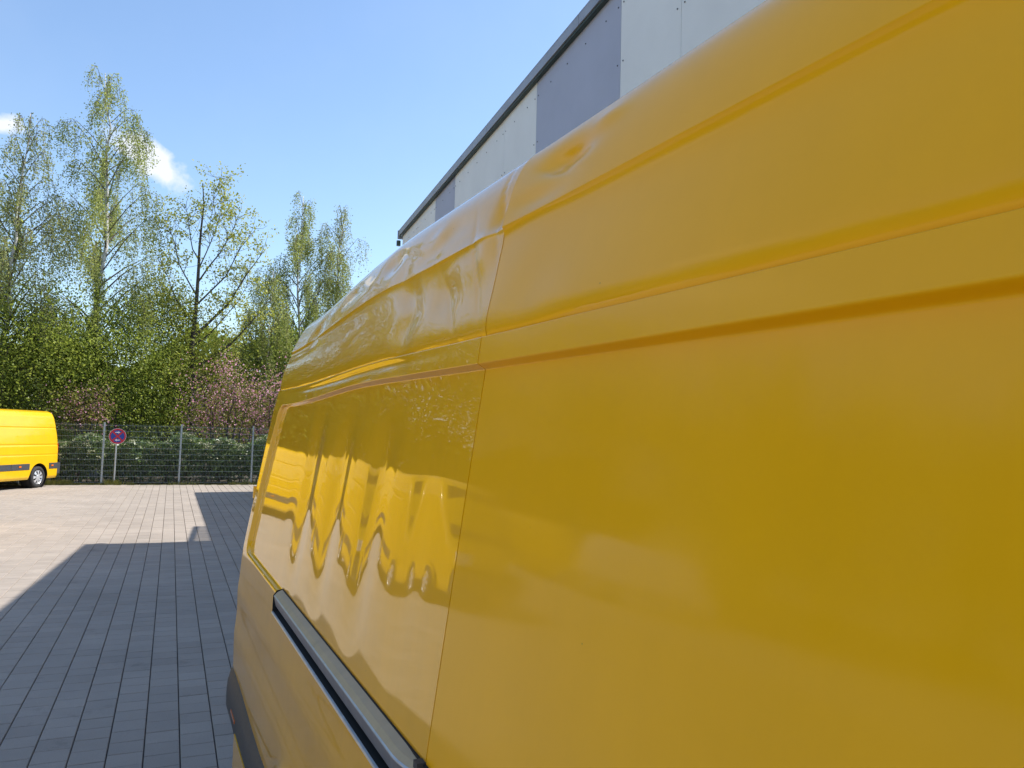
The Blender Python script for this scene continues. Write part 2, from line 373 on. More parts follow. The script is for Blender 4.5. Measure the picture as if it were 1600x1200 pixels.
# ------------------------------------------------------------------ near van (long, high roof, dented right-hand side)
AV = Vector((-0.0308, 0.99946, 0.0110)).normalized(); LV = AV.cross(Vector((0, 0, 1))).normalized(); NV = LV.cross(AV)
VC, UC = 1.6, 1.75
van = bpy.data.objects.new('cargo_van', None); link(van)
org = Vector((0, 0, CAM_H)) + LV*VC + AV*UC - NV*CAM_H
Mv = Matrix((LV, AV, NV)).transposed().to_4x4(); Mv.translation = org; van.matrix_world = Mv
tag(van, 'large glossy yellow high-roof van with dented side filling the right of the picture', 'van')
# half section, from sill to roof ridge, in (v, w): v away from the camera line, w above eye height
SEC = [(.620,-1.78),(.585,-1.70),(.556,-1.5),(.548,-1.30),(.546,-1.1),(.550,-.95),(.556,-.84),(.563,-.74),(.573,-.65),(.632,-.187),(.6745,.136),(.681,.217),(.700,.321),(.727,.471),
       (.748,.545),(.768,.600),(.800,.650),(.85,.687),(.93,.712),(1.1,.730),(1.35,.740),(1.6,.743)]
SEC = np.array(SEC); ds = np.r_[0, np.cumsum(np.hypot(*np.diff(SEC, axis=0).T))]
NS = 5000; sa = np.linspace(0, ds[-1], NS); sv = np.interp(sa, ds, SEC[:, 0]); sw_ = np.interp(sa, ds, SEC[:, 1])
def gsm(a, sig):
    k = int(sig * 3 / (sa[1] - sa[0])); x = np.arange(-k, k + 1) * (sa[1] - sa[0]); g = np.exp(-x*x/(2*sig*sig)); g /= g.sum()
    p = np.r_[2*a[0] - a[k:0:-1], a, 2*a[-1] - a[-2:-k-2:-1]]; return np.convolve(p, g, 'valid')
sv = gsm(sv, 0.03); sw_ = gsm(sw_, 0.03)
dv, dw = np.gradient(sv), np.gradient(sw_); ln = np.hypot(dv, dw)
nv_, nw_ = dw / ln, -dv / ln                     # inward normal in (v, w)
def s_of_w(w): return np.interp(w, sw_, sa)
W1, W2, W3 = 0.465, 0.212, 0.146
ARCH_U, ARCH_Z, ARCH_R = 2.86, 0.33, 0.37
def wlow(u):
    a = ARCH_R**2 - (u - ARCH_U)**2
    return np.where(a > 0, np.maximum(-1.75, ARCH_Z - CAM_H + np.sqrt(np.maximum(a, 0))), -1.75)
UE_W = np.array([-2, -.8, -.37, .07, .5, .75]); UE_U = np.array([4.74, 4.74, 4.64, 4.52, 4.36, 4.25])
rd = random.Random(21)
DENTS = []
for k in range(15):                               # buckled roof flank behind the seam
    DENTS.append((rd.uniform(1.8, 3.7), rd.uniform(.50, .63), rd.uniform(.08, .20), rd.uniform(.03, .06), rd.uniform(-.003, .006), rd.uniform(-.4, .4)))
for k in range(8):                                # swirl of dents just behind the seam
    DENTS.append((rd.uniform(1.66, 2.3), rd.uniform(.26, .43), rd.uniform(.06, .16), rd.uniform(.03, .07), rd.uniform(-.003, .005), rd.uniform(-.5, .5)))
for k in range(5):                                # ripples just ahead of the seam
    DENTS.append((rd.uniform(1.2, 1.56), rd.uniform(.24, .44), rd.uniform(.08, .16), rd.uniform(.04, .07), rd.uniform(-.002, .003), rd.uniform(-.5, .5)))
DENTS += [(1.36, .57, .09, .026, .016, .25), (1.22, .60, .06, .02, -.004, .2), (1.45, .50, .12, .025, .006, .2), (1.95, .36, .13, .06, .010, .5), (1.70, .43, .06, .05, -.006, .3), (2.25, .40, .12, .05, .008, .6),
          (2.6, .58, .12, .035, .009, .1), (3.2, .57, .14, .035, .008, .1), (3.75, .50, .12, .045, .008, -.2), (2.1, .56, .07, .03, -.005, 0), (1.66, .52, .04, .05, .007, 0)]
BAND = []
for k in range(12): BAND.append((rd.uniform(2.0, 3.9), rd.uniform(.155, .205), rd.uniform(.06, .2), rd.uniform(.008, .02), rd.uniform(-.003, .004), rd.uniform(-.08, .08)))
BAND += [(2.5, .186, .45, .012, .008, .0), (3.2, .182, .5, .010, .007, .0)]
CREASE = [(1.40, .548, .10, .30, .007, 0), (1.74, .40, .08, 1.6, .003, 0), (1.90, .33, .12, .9, .0025, 0), (2.35, .55, .16, .25, .004, 0), (3.05, .56, .18, .2, .004, 0), (1.68, .55, .05, 2.5, .004, 0)]
def smin(a, b, k):
    h = np.clip(0.5 + 0.5*(b - a)/k, 0, 1); return b + (a - b)*h - k*h*(1 - h)
def recess_d(u, w):
    wt = W3 - 0.045*sstep(2.6, 4.2, u); wb = -.742 + 0*u
    ue = np.interp(w, [-.75, -.36, .09], [4.62, 4.52, 4.33])
    return smin(smin(wt - w, w - wb, 0.02), (ue - u)*0.95, 0.09)
def disp(u, w, v):
    d = 0.021 * sstep(-0.001, 0.012, recess_d(u, w))
    d += 0.03*sstep(-.832, -.826, w)*sstep(-.7255, -.7305, w)*sstep(1.56, 1.58, u)*sstep(3.475, 3.465, u)
    x = w - W2
    d += np.where(x > 0, 0.012*np.exp(-x/0.024), 0.012*np.clip(1 + x/0.005, 0, 1)) * (1 - 0.35*sstep(1.6, 2.2, u))
    x = w - W1
    d += np.where(x < 0, 0.019*(1 - np.exp(x/0.020))*np.exp(x/0.13), 0) * np.where(v < 0.9, 1, 0) * (1 - 0.45*sstep(1.6, 2.4, u))
    # lower flank: swage lines and wheel-arch flare
    d -= 0.004*np.exp(-((w + 0.985)/0.06)**2) + 0.010*sstep(-1.10, -1.24, w)
    r = np.hypot(u - ARCH_U, w + CAM_H - ARCH_Z)
    d -= 0.050*np.exp(-(np.maximum(r - ARCH_R, 0)/0.07)**2)*sstep(-1.15, -1.3, w)*sstep(.62,.5,np.abs(u-ARCH_U))
    for (u0, w0, su, sw0, a, t) in DENTS:
        p = (u - u0); q = (w - w0) - t*0.35*p
        d += 1.45*a*np.exp(-(p/su)**2 - (q/sw0)**2)
    for (u0, w0, su, sw0, a, t) in BAND:
        p = (u - u0); q = (w - w0) - t*p
        d += a*np.exp(-(p/su)**2 - (q/sw0)**2)
    # the roof behind the seam is pushed in, leaving a lip where the front roof skin ends
    d += np.where(u > 1.6, 0.013*np.exp(-(u - 1.6)/0.22), -0.004*np.exp((u - 1.6)/0.05))*sstep(.44, .50, w)*sstep(.68, .62, w)
    for (u0, w0, su, th, a, k) in CREASE:
        p = (u - u0); q = (w - w0) - th*p
        d += 1.5*a*np.exp(-np.sqrt(q*q + 1e-5)/0.013 - (p/su)**2)
    # vertical folds of the buckled window panel
    env = sstep(.11, -.12, w)*sstep(-.74, -.45, w)*sstep(1.75, 2.2, u)*sstep(3.75, 3.2, u)
    uu = u + 0.10*(w + .3)
    fold = 0.0052*np.cos(2*np.pi*(uu - 2.30)/0.50) + 0.0010*np.cos(4*np.pi*(uu - 2.30)/0.50) + 0.0010*np.sin(2*np.pi*(w*1.4 + uu*0.6))
    d += fold*env
    d += 0.0010*np.sin(u*2.1 + 1)*np.sin(w*3.3)*sstep(.15, .0, w)*sstep(-.75, -.6, w)
    return d
def surf(u, s, detail=True):
    v = np.interp(s, sa, sv); w = np.interp(s, sa, sw_); nvv = np.interp(s, sa, nv_); nww = np.interp(s, sa, nw_)
    d = disp(u, w, v) if detail else 0*u
    u0 = np.interp(w, UE_W, UE_U); t = np.clip((u - u0)/0.2, 0, 0.985)
    d = d + 0.19*(1 - np.sqrt(1 - t*t))
    up = sstep(.2, .6, w)
    ww = w - 0.105*sstep(2.4, 4.4, u)*up - 0.034*sstep(2.3, 4.0, u)*np.exp(-((w - .2)/.09)**2)
    fu = np.clip(-u - 0.0, 0, 2)                  # cab end is not in view: gentle taper of the nose
    return np.stack([v + nvv*d - VC, u - UC + 0*v, ww + nww*d + CAM_H], -1)
SS_LOW = s_of_w(np.array([-1.0]))[0]
rows_w = np.unique(np.r_[np.arange(-1.0, W2 - 0.002, 0.0075), np.arange(.09, .155, .0018), np.arange(W2 - .008, W2 - .001, .0012)])
s_low = s_of_w(rows_w); s_L2 = s_of_w(np.array([W2]))[0]
s_side = np.r_[s_low, s_L2]
s_top = np.r_[s_L2, s_of_w(np.unique(np.r_[np.arange(W2 + .0015, W2 + .04, .0025), np.linspace(W2 + .04, .70, 84), np.arange(W1 - .03, W1 + .006, .002)])), np.linspace(s_of_w(np.array([.70]))[0], sa[-1], 16)[1:]]
def panel(name, ucols, svals, low=False, mat=None, detail=True, edge=(1, 1, 1, 1), endcol=False):
    nlow = 26 if low else 0
    q = np.linspace(0, 1, len(ucols))
    cols = []
    for k, uc in enumerate(ucols):
        if low:
            wl_ = wlow(np.array([uc]))[0]; sl = s_of_w(wl_ + (-1.0 - wl_)*np.linspace(0, 1, nlow + 1)[:-1])
            cols.append(np.r_[sl, svals])
        else: cols.append(svals)
    S = np.array(cols).T; Ug = np.tile(np.array(ucols)[None], (S.shape[0], 1)).astype(float)
    if endcol:                                    # stretch the last columns to the sloping rear edge
        Wg = np.interp(S, sa, sw_); ue = np.interp(Wg, UE_W, UE_U) + 0.197
        Ug = ucols[0] + (Ug - ucols[0])*(ue - ucols[0])/(ucols[-1] - ucols[0])
        if low:
            fix = (Wg < -1.0); Ug = np.where(fix, np.minimum(ucols[0] + (Ug - ucols[0]), Ug), Ug)
    P = surf(Ug, S, detail); nr, nc = S.shape
    verts = P.reshape(-1, 3); faces = grid_faces(nr, nc)[:, ::-1]
    extra_v = [verts]; extra_f = [faces]; base = len(verts)
    def flange(line, vec):
        nonlocal base
        l2 = line + np.array(vec); n = len(line)
        extra_v.append(np.r_[line, l2]); i = np.arange(n - 1)
        extra_f.append(np.stack([base+i, base+i+1, base+n+i+1, base+n+i], -1)); base += 2*n
    if edge[0]: flange(P[:, 0], (0.022, 0, 0))
    if edge[1]: flange(P[:, -1], (0.022, 0, 0))
    if edge[2]: flange(P[0], (0.05, 0, 0.0))
    return mesh(name, np.concatenate(extra_v), np.concatenate(extra_f), mat or m_yellow, van, True), P
U_S = 1.60
uf = np.arange(0.30, U_S - 0.002, 0.012); uf[-1] = U_S - 0.0022
ur = np.r_[np.linspace(U_S + 0.0022, 4.45, 236), np.linspace(4.45, 4.94, 40)[1:]]
panel('sliding_door', uf, s_side, True, mat=m_dull, edge=(1, 1, 1, 0))
rs, PR = panel('rear_side_panel', ur, s_side, True, edge=(1, 0, 1, 0), endcol=True)
panel('front_roof_panel', uf, s_top, mat=m_dull, edge=(0, 1, 0, 0))
_, PT = panel('rear_roof_panel', ur, s_top, edge=(1, 0, 0, 0), endcol=True)
# far flank and far half of the roof, mirrored without dents
uall = np.r_[np.linspace(0.30, 4.4, 30), np.linspace(4.4, 4.94, 14)[1:]]
def mirror_panel(name, svals):
    S = np.tile(svals[:, None], (1, len(uall))); Ug = np.tile(uall[None], (len(svals), 1)).astype(float)
    Wg = np.interp(S, sa, sw_); ue = np.interp(Wg, UE_W, UE_U) + 0.197; Ug = 0.3 + (Ug - 0.3)*(ue - 0.3)/(4.94 - 0.3)
    P = surf(Ug, S, False); P[..., 0] *= -1
    return mesh(name, P.reshape(-1, 3), grid_faces(*S.shape), m_yellow, van, True), P
_, PM = mirror_panel('far_side_panel', np.r_[np.linspace(s_of_w(np.array([-1.7]))[0], s_L2, 30)])
_, PMT = mirror_panel('far_roof_panel', np.r_[np.linspace(s_L2, sa[-1], 26)])
# dark inner shell behind the seams, rear doors
mb = MB(); mb.box((.80 - VC, 0.2 - UC, 0.82), (2.36 - VC, 4.25 - UC, 2.35)); mb.build('inner_shell', m_black, van)
sb = np.linspace(s_of_w(np.array([-1.7]))[0], s_of_w(np.array([.70]))[0], 220); ub = np.array([U_S - .03, U_S + .03])
Pb = surf(np.tile(ub[None], (220, 1)), np.tile(sb[:, None], (1, 2))) + np.array([.016, 0, -.008])
mesh('seam_backing', Pb.reshape(-1, 3), grid_faces(220, 2)[:, ::-1], m_black, van)
edge_n = [tuple(p) for p in np.r_[PR[:, -1], PT[1:, -1]]]
edge_f = [tuple(p) for p in np.r_[PM[:, -1], PMT[1:, -1]]]
for e, sgn in ((edge_n, -1), (edge_f, 1)):
    pts = [p for p in e] + [(sgn*0.004, e[-1][1] + 0.02, e[-1][2]), (sgn*0.004, e[0][1] + 0.02, e[0][2])]
    d = mesh('rear_door', pts, [tuple(range(len(pts)))[::sgn]], m_yellow, van)
    mb = MB(); mb.box((sgn*0.35 - 0.25, 4.95 - UC, 1.45), (sgn*0.35 + 0.25, 4.965 - UC, 2.0)); mb.build('door_window', m_glass, d)
for wz in (-.42, -1.405):                           # hinges standing off the rear corner
    mb = MB()
    vh = float(np.interp(wz, sw_, sv)); uh = 4.80 if wz < -1 else 4.74; dx = 0.012 if wz < -1 else 0.018
    mb.tube([(vh + dx - VC, uh + .035 - UC, wz + CAM_H - 0.035), (vh + dx - VC, uh + .035 - UC, wz + CAM_H + 0.035)], 0.014, 10)
    mb.box((vh + dx + .004 - VC, uh - .03 - UC, wz + CAM_H - 0.02), (vh + .08 - VC, uh + .03 - UC, wz + CAM_H + 0.02))
    h = mb.build('hinge', m_yellow, van, False)
    mb = MB(); mb.tube([(vh + dx - VC, uh + .035 - UC, wz + CAM_H - 0.045), (vh + dx - VC, uh + .035 - UC, wz + CAM_H - 0.036)], 0.011, 8); mb.build('hinge_pin', m_black, h)
# sliding-door rail
def strip(name, prof, u0, u1, mat, bend=True, n=60):
    us = np.linspace(u0, u1, n); vs = []
    for u in us:
        w0 = -0.727; b = 0.05*sstep(1.74, 1.50, u)**1.4 if bend else 0
        v0 = float(np.interp(-0.75, sw_, sv))
        for (a, c) in prof: vs.append((v0 + a + b - VC, u - UC, w0 + c + CAM_H))
    return mesh(name, vs, grid_faces(n, len(prof)), mat, rail, False)
rail = bpy.data.objects.new('door_rail', bpy.data.meshes.new('door_rail')); link(rail, van)
bpy.data.objects.remove(rail)
def strip_mesh(name, prof, u0, u1, mat, parent, bend=True, n=60):
    global rail
    rail = parent; return strip(name, prof, u0, u1, mat, bend, n)
rail_o = strip_mesh('door_rail', [(0.0185, 0.0012), (-0.001, -0.007), (-0.0125, -0.0185)], 1.56, 3.46, m_cover, van)
strip_mesh('rail_gap', [(0.026, 0.0022), (0.0185, 0.0014), (0.018, -0.002)], 1.56, 3.475, m_black, rail_o, False)
strip_mesh('rail_edge', [(-0.0125, -0.0185), (-0.0155, -0.021), (-0.0158, -0.024), (-0.014, -0.026)], 1.56, 3.46, m_alu, rail_o)
strip_mesh('rail_face', [(-0.014, -0.026), (-0.011, -0.046), (-0.006, -0.066)], 1.56, 3.46, m_alud, rail_o)
strip_mesh('rail_slot', [(-0.006, -0.066), (0.018, -0.068), (0.018, -0.086), (-0.014, -0.088)], 1.56, 3.474, m_black, rail_o)
strip_mesh('rail_lip', [(-0.012, -0.088), (-0.020, -0.090), (-0.0215, -0.096), (-0.014, -0.104)], 1.56, 3.47, m_alu, rail_o, False)
mb = MB(); v0 = float(np.interp(-0.75, sw_, sv))
mb.add([(v0 + a - VC, 3.472 - UC, -0.727 + c + CAM_H) for a, c in ((.02, .002), (-.002, -.002), (-.017, -.022), (-.017, -.033), (-.018, -.09), (.02, -.10))], [tuple(range(6))])
mb.build('rail_end', m_black, rail_o)
mb = MB(); mb.box((v0 + .004 - VC, 1.60 - UC, 1.312), (v0 + .03 - VC, 1.625 - UC, 1.328)); mb.build('rail_stop', m_plastic, rail_o)
# dark corner moulding behind the rear wheel with marker and yellow lower patch
us = np.r_[np.linspace(3.42, 4.75, 30), np.linspace(4.75, 4.98, 10)[1:]]
prof = [(.075, .02), (.004, .012), (-.020, -.02), (-.034, -.07), (-.038, -.13), (-.036, -.20)]
vs = []
for u in us:
    t = np.clip((u - 4.72)/.262, 0, .98); ins = 0.2*(1 - math.sqrt(1 - t*t))
    top = -1.425 - 0.06*sstep(4.6, 3.6, u)
    for a, c in prof: vs.append((.548 + a + ins - VC, u - UC, top + c + CAM_H))
bump = mesh('corner_bumper', vs, grid_faces(len(us), len(prof)), m_plastic, van, True)
mb = MB(); mb.box((.506 - VC, 4.28 - UC, 0.478), (.516 - VC, 4.46 - UC, 0.494)); mb.build('side_marker', m_orange, bump)
mb = MB(); mb.box((.505 - VC, 3.45 - UC, 0.26), (.53 - VC, 4.25 - UC, 0.44)); mb.build('lower_patch', m_yellow, bump)
mb = MB(); mb.box((-0.98, 4.93 - UC, 0.40), (0.98, 5.02 - UC, 0.60)); mb.build('rear_bumper', m_plastic, van)
# cab end and wheels (behind the camera)
secs = [(0.30, .745), (-0.10, .66), (-.45, .25), (-.80, -.35), (-1.15, -.85), (-1.40, -1.05), (-1.47, -1.3)]
vs = []; ang = 15
for (u, top) in secs:
    sc = 1 - 0.10*sstep(-.2, -1.47, u) ; pts = []
    wv = np.linspace(-1.72, top - .12, ang)
    side = [(np.interp(w, sw_, sv), w) for w in wv]; side += [(side[-1][0] + .06, top - .03), (1.25, top), (1.6, top + .01)]
    full = [( (v - VC)*sc, w) for v, w in side] + [(-(v - VC)*sc, w) for v, w in side[::-1][1:]]
    vs += [(v, u - UC, w + CAM_H) for v, w in full]
mesh('cab', vs, grid_faces(len(secs), len(full)), m_yellow, van, True)
mb = MB(); mb.add([(-.82, -.13 - UC, 2.66), (.82, -.13 - UC, 2.66), (.80, -.82 - UC, 1.76), (-.80, -.82 - UC, 1.76)], [(0, 1, 2, 3)]); mb.build('windscreen', m_glass, van)
for sgn in (-1, 1):
    mb = MB(); mb.box((sgn*.7 - .14, -1.455 - UC, .85), (sgn*.7 + .14, -1.40 - UC, 1.05)); mb.build('headlight', m_lamp, van)
mb = MB(); mb.box((-.93, -1.53 - UC, .35), (.93, -1.40 - UC, .75)); mb.build('front_bumper', m_plastic, van)
def wheel(parent, x, y, zc, out, r=0.345):
    s = 1 if out > 0 else -1
    t = MB(); t.lathe([(.20, x - s*.11), (r - .03, x - s*.11), (r, x - s*.075), (r, x + s*.075), (r - .03, x + s*.105), (.235, x + s*.108), (.225, x + s*.09)][::s], 32, c=(0, y, zc))
    ty = t.build('tyre', m_tyre, parent, True)
    h = MB()
    h.lathe([(.225, x + s*.088), (.215, x + s*.100), (.20, x + s*.085)][::s], 32, c=(0, y, zc))
    n = 8
    for k in range(n):
        a0 = 2*math.pi*(k - .30)/n; a1 = 2*math.pi*(k + .30)/n; pr = []
        for rr, dx in ((.07, .100), (.14, .108), (.212, .092)):
            ww = (a1 - a0)/2 if rr > .1 else (a1 - a0)*.8; am = (a0 + a1)/2
            pr.append((x + s*dx, y + rr*math.cos(am - ww), zc + rr*math.sin(am - ww))); pr.append((x + s*dx, y + rr*math.cos(am + ww), zc + rr*math.sin(am + ww)))
        h.add(pr, [(0, 1, 3, 2), (2, 3, 5, 4)])
    h.lathe([(.0, x + s*.112), (.06, x + s*.110), (.085, x + s*.098)][::s], 16, c=(0, y, zc))
    h.build('rim', m_rim, ty)
    d = MB(); d.disc(.222, x + s*.05, 24, (0, y, zc)); d.build('wheel_well_disc', m_black, ty)
for uu in (ARCH_U, -.62):
    zc = .345 - (AV.z*(uu - UC) + (CAM_H + AV.z*UC - NV.z*CAM_H))
    for sgn in (-1, 1): wheel(van, sgn*.90, uu - UC, zc, sgn)

# ------------------------------------------------------------------ parked vans (one model, copied)
# local frame: +y towards the rear, -y front, +x = side turned to the yard; origin on the ground at the rear axle, side line x = 0
VANP = [(.045, .28), (.0, .36), (-.005, .58), (-.0, .80), (.005, 1.05), (.02, 1.35), (.05, 1.70), (.095, 2.05), (.15, 2.30), (.22, 2.43), (.35, 2.485), (.7, 2.51), (1.03, 2.515)]
def make_parked(paintm, name='parked_van'):
    root = empty(name)
    P = np.array(VANP); d = np.r_[0, np.cumsum(np.hypot(*np.diff(P, axis=0).T))]
    nn = 190; s = np.linspace(0, d[-1], nn); pv, pw = np.interp(s, d, P[:, 0]), np.interp(s, d, P[:, 1])
    k = np.array([1, 2, 3, 2, 1])/9.; pv = np.convolve(np.r_[[pv[0]]*2, pv, [pv[-1]]*2], k, 'valid'); pw = np.convolve(np.r_[[pw[0]]*2, pw, [pw[-1]]*2], k, 'valid')
    REAR = 1.02; FR = -4.45; FA = -3.68
    ys = np.r_[np.linspace(-3.0, .85, 110), np.linspace(.85, REAR, 12)[1:]]
    def pz(y): 
        z = np.full_like(y, .28)
        for c in (0, FA):
            a = .43**2 - (y - c)**2; z = np.where(a > 0, np.maximum(z, .36 + np.sqrt(np.maximum(a, 0))), z)
        return z
    for side in (1, -1):
        V = []
        zb = pz(ys)
        for y, z0 in zip(ys, zb):
            t = np.clip((y - .85)/.17, 0, .985)
            zz = np.where(pw < .9, np.maximum(pw, z0 + (pw - .28)/(.9 - .28)*(.9 - z0)), pw)
            lean = .12*sstep(1.2, 2.5, zz)
            ins = .17*(1 - math.sqrt(1 - t*t))*np.clip((2.6 - zz)/.3, .35, 1)
            x = 1.03 - np.interp(zz, pw, pv) - ins
            x = np.where(np.abs(zz - pw) < 1e-6, 1.03 - pv - ins, x)
            g = .016*np.exp(-((zz - 1.93)/.014)**2) + .014*np.exp(-((zz - 1.06)/.014)**2) + .016*np.exp(-((zz - 1.38)/.02)**2)*(y > -2.2)
            gs = .008*np.exp(-((y + 1.32)/.008)**2) + .008*np.exp(-((y - .62)/.008)**2)*(zz > 1.0)
            x = x - g - gs
            zt = zz - .16*t*t*sstep(2.1, 2.5, zz)
            V.append(np.stack([side*x - 1.03, np.full_like(x, y) - lean*sstep(-.5, 1.0, y), zt], -1))
        V = np.array(V); f = grid_faces(len(ys), nn)
        mesh('body_side', V.reshape(-1, 3), f if side > 0 else f[:, ::-1], paintm, root, True)
        pts = [tuple(p) for p in V[-1]] + [(-1.03 + side*.003, REAR + .01, .32)]
        rdo = mesh('rear_door', pts, [tuple(range(len(pts)))[::side]], paintm, root)
        # cab end
        secs = [(-3.0, 2.515), (-3.35, 2.36), (-3.75, 1.85), (-4.05, 1.32), (-4.35, 1.12), (-4.45, .85)]; vs = []
        for y, top in secs:
            sc = 1 - .10*sstep(-3.3, -4.45, y); zv = np.linspace(.3 + .0*y, top - .1, 14)
            sp = [((1.03 - np.interp(z, pw, pv))*sc, z) for z in zv] + [((1.03 - np.interp(top - .1, pw, pv))*sc - .1, top - .02), (.4, top), (0, top)]
            vs += [(side*a - 1.03, y, z) for a, z in sp]
        f = grid_faces(len(secs), len(sp)); mesh('cab', vs, f[:, ::-1] if side > 0 else f, paintm, root, True)
        mb = MB(); xs = .955*side - 1.03
        mb.add([(xs, -3.05, 1.38), (xs, -3.85, 1.35), (xs - side*.03, -3.6, 1.88), (xs - side*.035, -3.08, 1.92)], [(0, 1, 2, 3)[::-side]]); mb.build('side_window', m_glass, root)
        for (a, b) in ((-3.2, -1.32), (-1.30, -.47), (.48, .9)):
            mb = MB(); mb.box((min(.985*side, 1.045*side) - 1.03, a, .60), (max(.985*side, 1.045*side) - 1.03, b, .79))
            mo = mb.build('side_moulding', m_plastic, root)
        for ym in (-.92, .62, -2.4):
            mb = MB(); mb.box((min(1.03*side, 1.058*side) - 1.03, ym - .05, .68), (max(1.03*side, 1.058*side) - 1.03, ym + .05, .73)); mb.build('side_marker', m_orange, mo)
        mb = MB(); mb.box((side*.86 - .05 - 1.03, .93, .92), (side*.86 + .08*(side > 0) - .0 - 1.03, 1.03, 1.42)); mb.build('tail_lamp', m_red, root)
        mb = MB(); mb.box((side*.72 - .15 - 1.03, -4.46, .86), (side*.72 + .15 - 1.03, -4.30, 1.08)); mb.build('headlight', m_lamp, root)
    mb = MB(); mb.box((-2.0, .80, .42), (-.02, 1.08, .79)); mb.build('rear_bumper', m_plastic, root)
    mb = MB(); mb.box((-1.95, -4.56, .35), (-.11, -4.40, .75)); mb.build('front_bumper', m_plastic, root)
    mb = MB(); mb.add([(-1.75, -3.37, 2.36), (-.31, -3.37, 2.36), (-.2, -4.03, 1.38), (-1.86, -4.03, 1.38)], [(0, 1, 2, 3)]); mb.build('windscreen', m_glass, root)
    mb = MB(); mb.add([(-.048, -1.1, 1.50), (-.048, .15, 1.50), (-.062, .15, 1.78), (-.062, -1.1, 1.78)], [(0, 1, 2, 3)])
    mb.build('faded_patch', m_faded if paintm is m_yellow2 else paintm, root)
    mb = MB(); mb.box((-1.9, -4.2, .32), (-.16, .9, .6)); mb.build('underbody', m_black, root)
    for yy in (0, FA):
        wheel(root, -.115, yy, .345, 1); wheel(root, -1.945, yy, .345, -1)
        mb = MB(); mb.lathe([(.43, -.02), (.43, -.32)], 24, c=(0, yy, .36)); mb.build('wheel_arch', m_black, root, True)
    return root
def copy_tree(o, parent=None):
    c = o.copy(); COL.objects.link(c); c.parent = parent
    for ch in list(o.children): copy_tree(ch, c)
    return c
far = make_parked(m_yellow2)
far.location = (-3.85, 29.0, 0); far.rotation_euler = (0, 0, -math.radians(27.1))
tag(far, 'bright yellow van parked by the fence at the left edge, tail towards the shrubs', 'van', 'yellow vans parked in the yard')
spots = [(-7.9, 26.9, -27, 'yellow van next along from the left-edge van, mirrored in the dented panel'),
         (-3.9, 18.2, -15, 'yellow van parked side-on, largest one mirrored in the dented panel'),
         (-14.5, 31.0, -40, 'yellow van far off in the yard, faintly mirrored right of the panel seam')]
for x, y, a, lab in spots:
    c = copy_tree(far); c.location = (x, y, 0); c.rotation_euler = (0, 0, math.radians(a)); tag(c, lab, 'van', 'yellow vans parked in the yard')
wv = make_parked(m_white, 'white_van'); wv.location = (-17.0, 25.0, 0); wv.rotation_euler = (0, 0, math.radians(-70))
tag(wv, 'white van mirrored as a pale box low on the yellow side', 'van')

# ------------------------------------------------------------------ fence and sign
fence = empty('mesh_fence', (-2.155, FENCE_Y, 0)); tag(fence, 'tall galvanised double-wire mesh fence along the far edge of the paving', 'fence')
PW = 2.492
for k in range(-5, 6):
    mb = MB(); x = k*PW; mb.box((x - .03, -.02, -.02), (x + .03, .02, 2.16)); mb.box((x - .033, -.023, 2.162), (x + .033, .023, 2.18)); mb.build('post', m_galv, fence)
def fence_panel():
    mb = MB()
    for z in np.arange(.08, 2.1, .2):
        for yy in (-.037, -.025): mb.box((.0, yy - .003, z - .0035), (PW, yy + .003, z + .0035))
    for x in np.arange(.025, PW, .05): mb.box((x - .0013, -.0325, .05), (x + .0013, -.0295, 2.14))
    o = mb.build('wire_panel', m_wire, fence); o['kind'] = 'stuff'; return o
fp = fence_panel(); fp.location.x = -5*PW
for k in range(-4, 5):
    c = fp.copy(); COL.objects.link(c); c.parent = fence; c.location.x = k*PW
sg = empty('no_stopping_sign', (-1.72, FENCE_Y - .16, 0)); tag(sg, 'round red and blue no-stopping sign with white arrows on a thin post at the fence', 'sign')
mb = MB(); mb.tube([(-.03, .03, 0), (-.03, .03, 1.9)], .03, 10); mb.build('post', m_galv, sg)
SZ, SR = 1.70, .275
def flat(pts, y, t=0.0): return [(x, y, SZ + z) for x, z in pts]
def disc_y(r0, r1, y, n=40):
    mb = MB(); vs = []
    for r in (r0, r1): vs += [(r*math.cos(2*math.pi*k/n), y, SZ + r*math.sin(2*math.pi*k/n)) for k in range(n)]
    mb.add(vs, [(k, (k+1) % n, n + (k+1) % n, n + k)[::-1] for k in range(n)]); return mb
mb = MB(); mb.tube([(0, 0, SZ), (0, -.012, SZ)], SR, 40); plate = mb.build('plate', m_sblue, sg)
disc_y(SR*.78, SR*.97, -.016).build('red_ring', m_sred, plate)
disc_y(SR*.97, SR, -.015).build('white_rim', m_swhite, plate)
for a in (45, -45):
    ca, sa_ = math.cos(math.radians(a)), math.sin(math.radians(a)); mb = MB(); h = SR*.095; L_ = SR*.79
    mb.add([(x*ca - z*sa_, -.015 - (a > 0)*.001, SZ + x*sa_ + z*ca) for x, z in ((-L_, -h), (L_, -h), (L_, h), (-L_, h))], [(0, 1, 2, 3)]); mb.build('red_bar', m_sred, plate)
for z, s in ((.135, 1), (-.135, -1)):
    mb = MB(); mb.add(flat([(s*a, z + b) for a, b in ((-.075, -.016), (.02, -.016), (.02, -.045), (.08, 0), (.02, .045), (.02, .016), (-.075, .016))], -.018), [tuple(range(7))[::s]]); mb.build('white_arrow', m_swhite, plate)

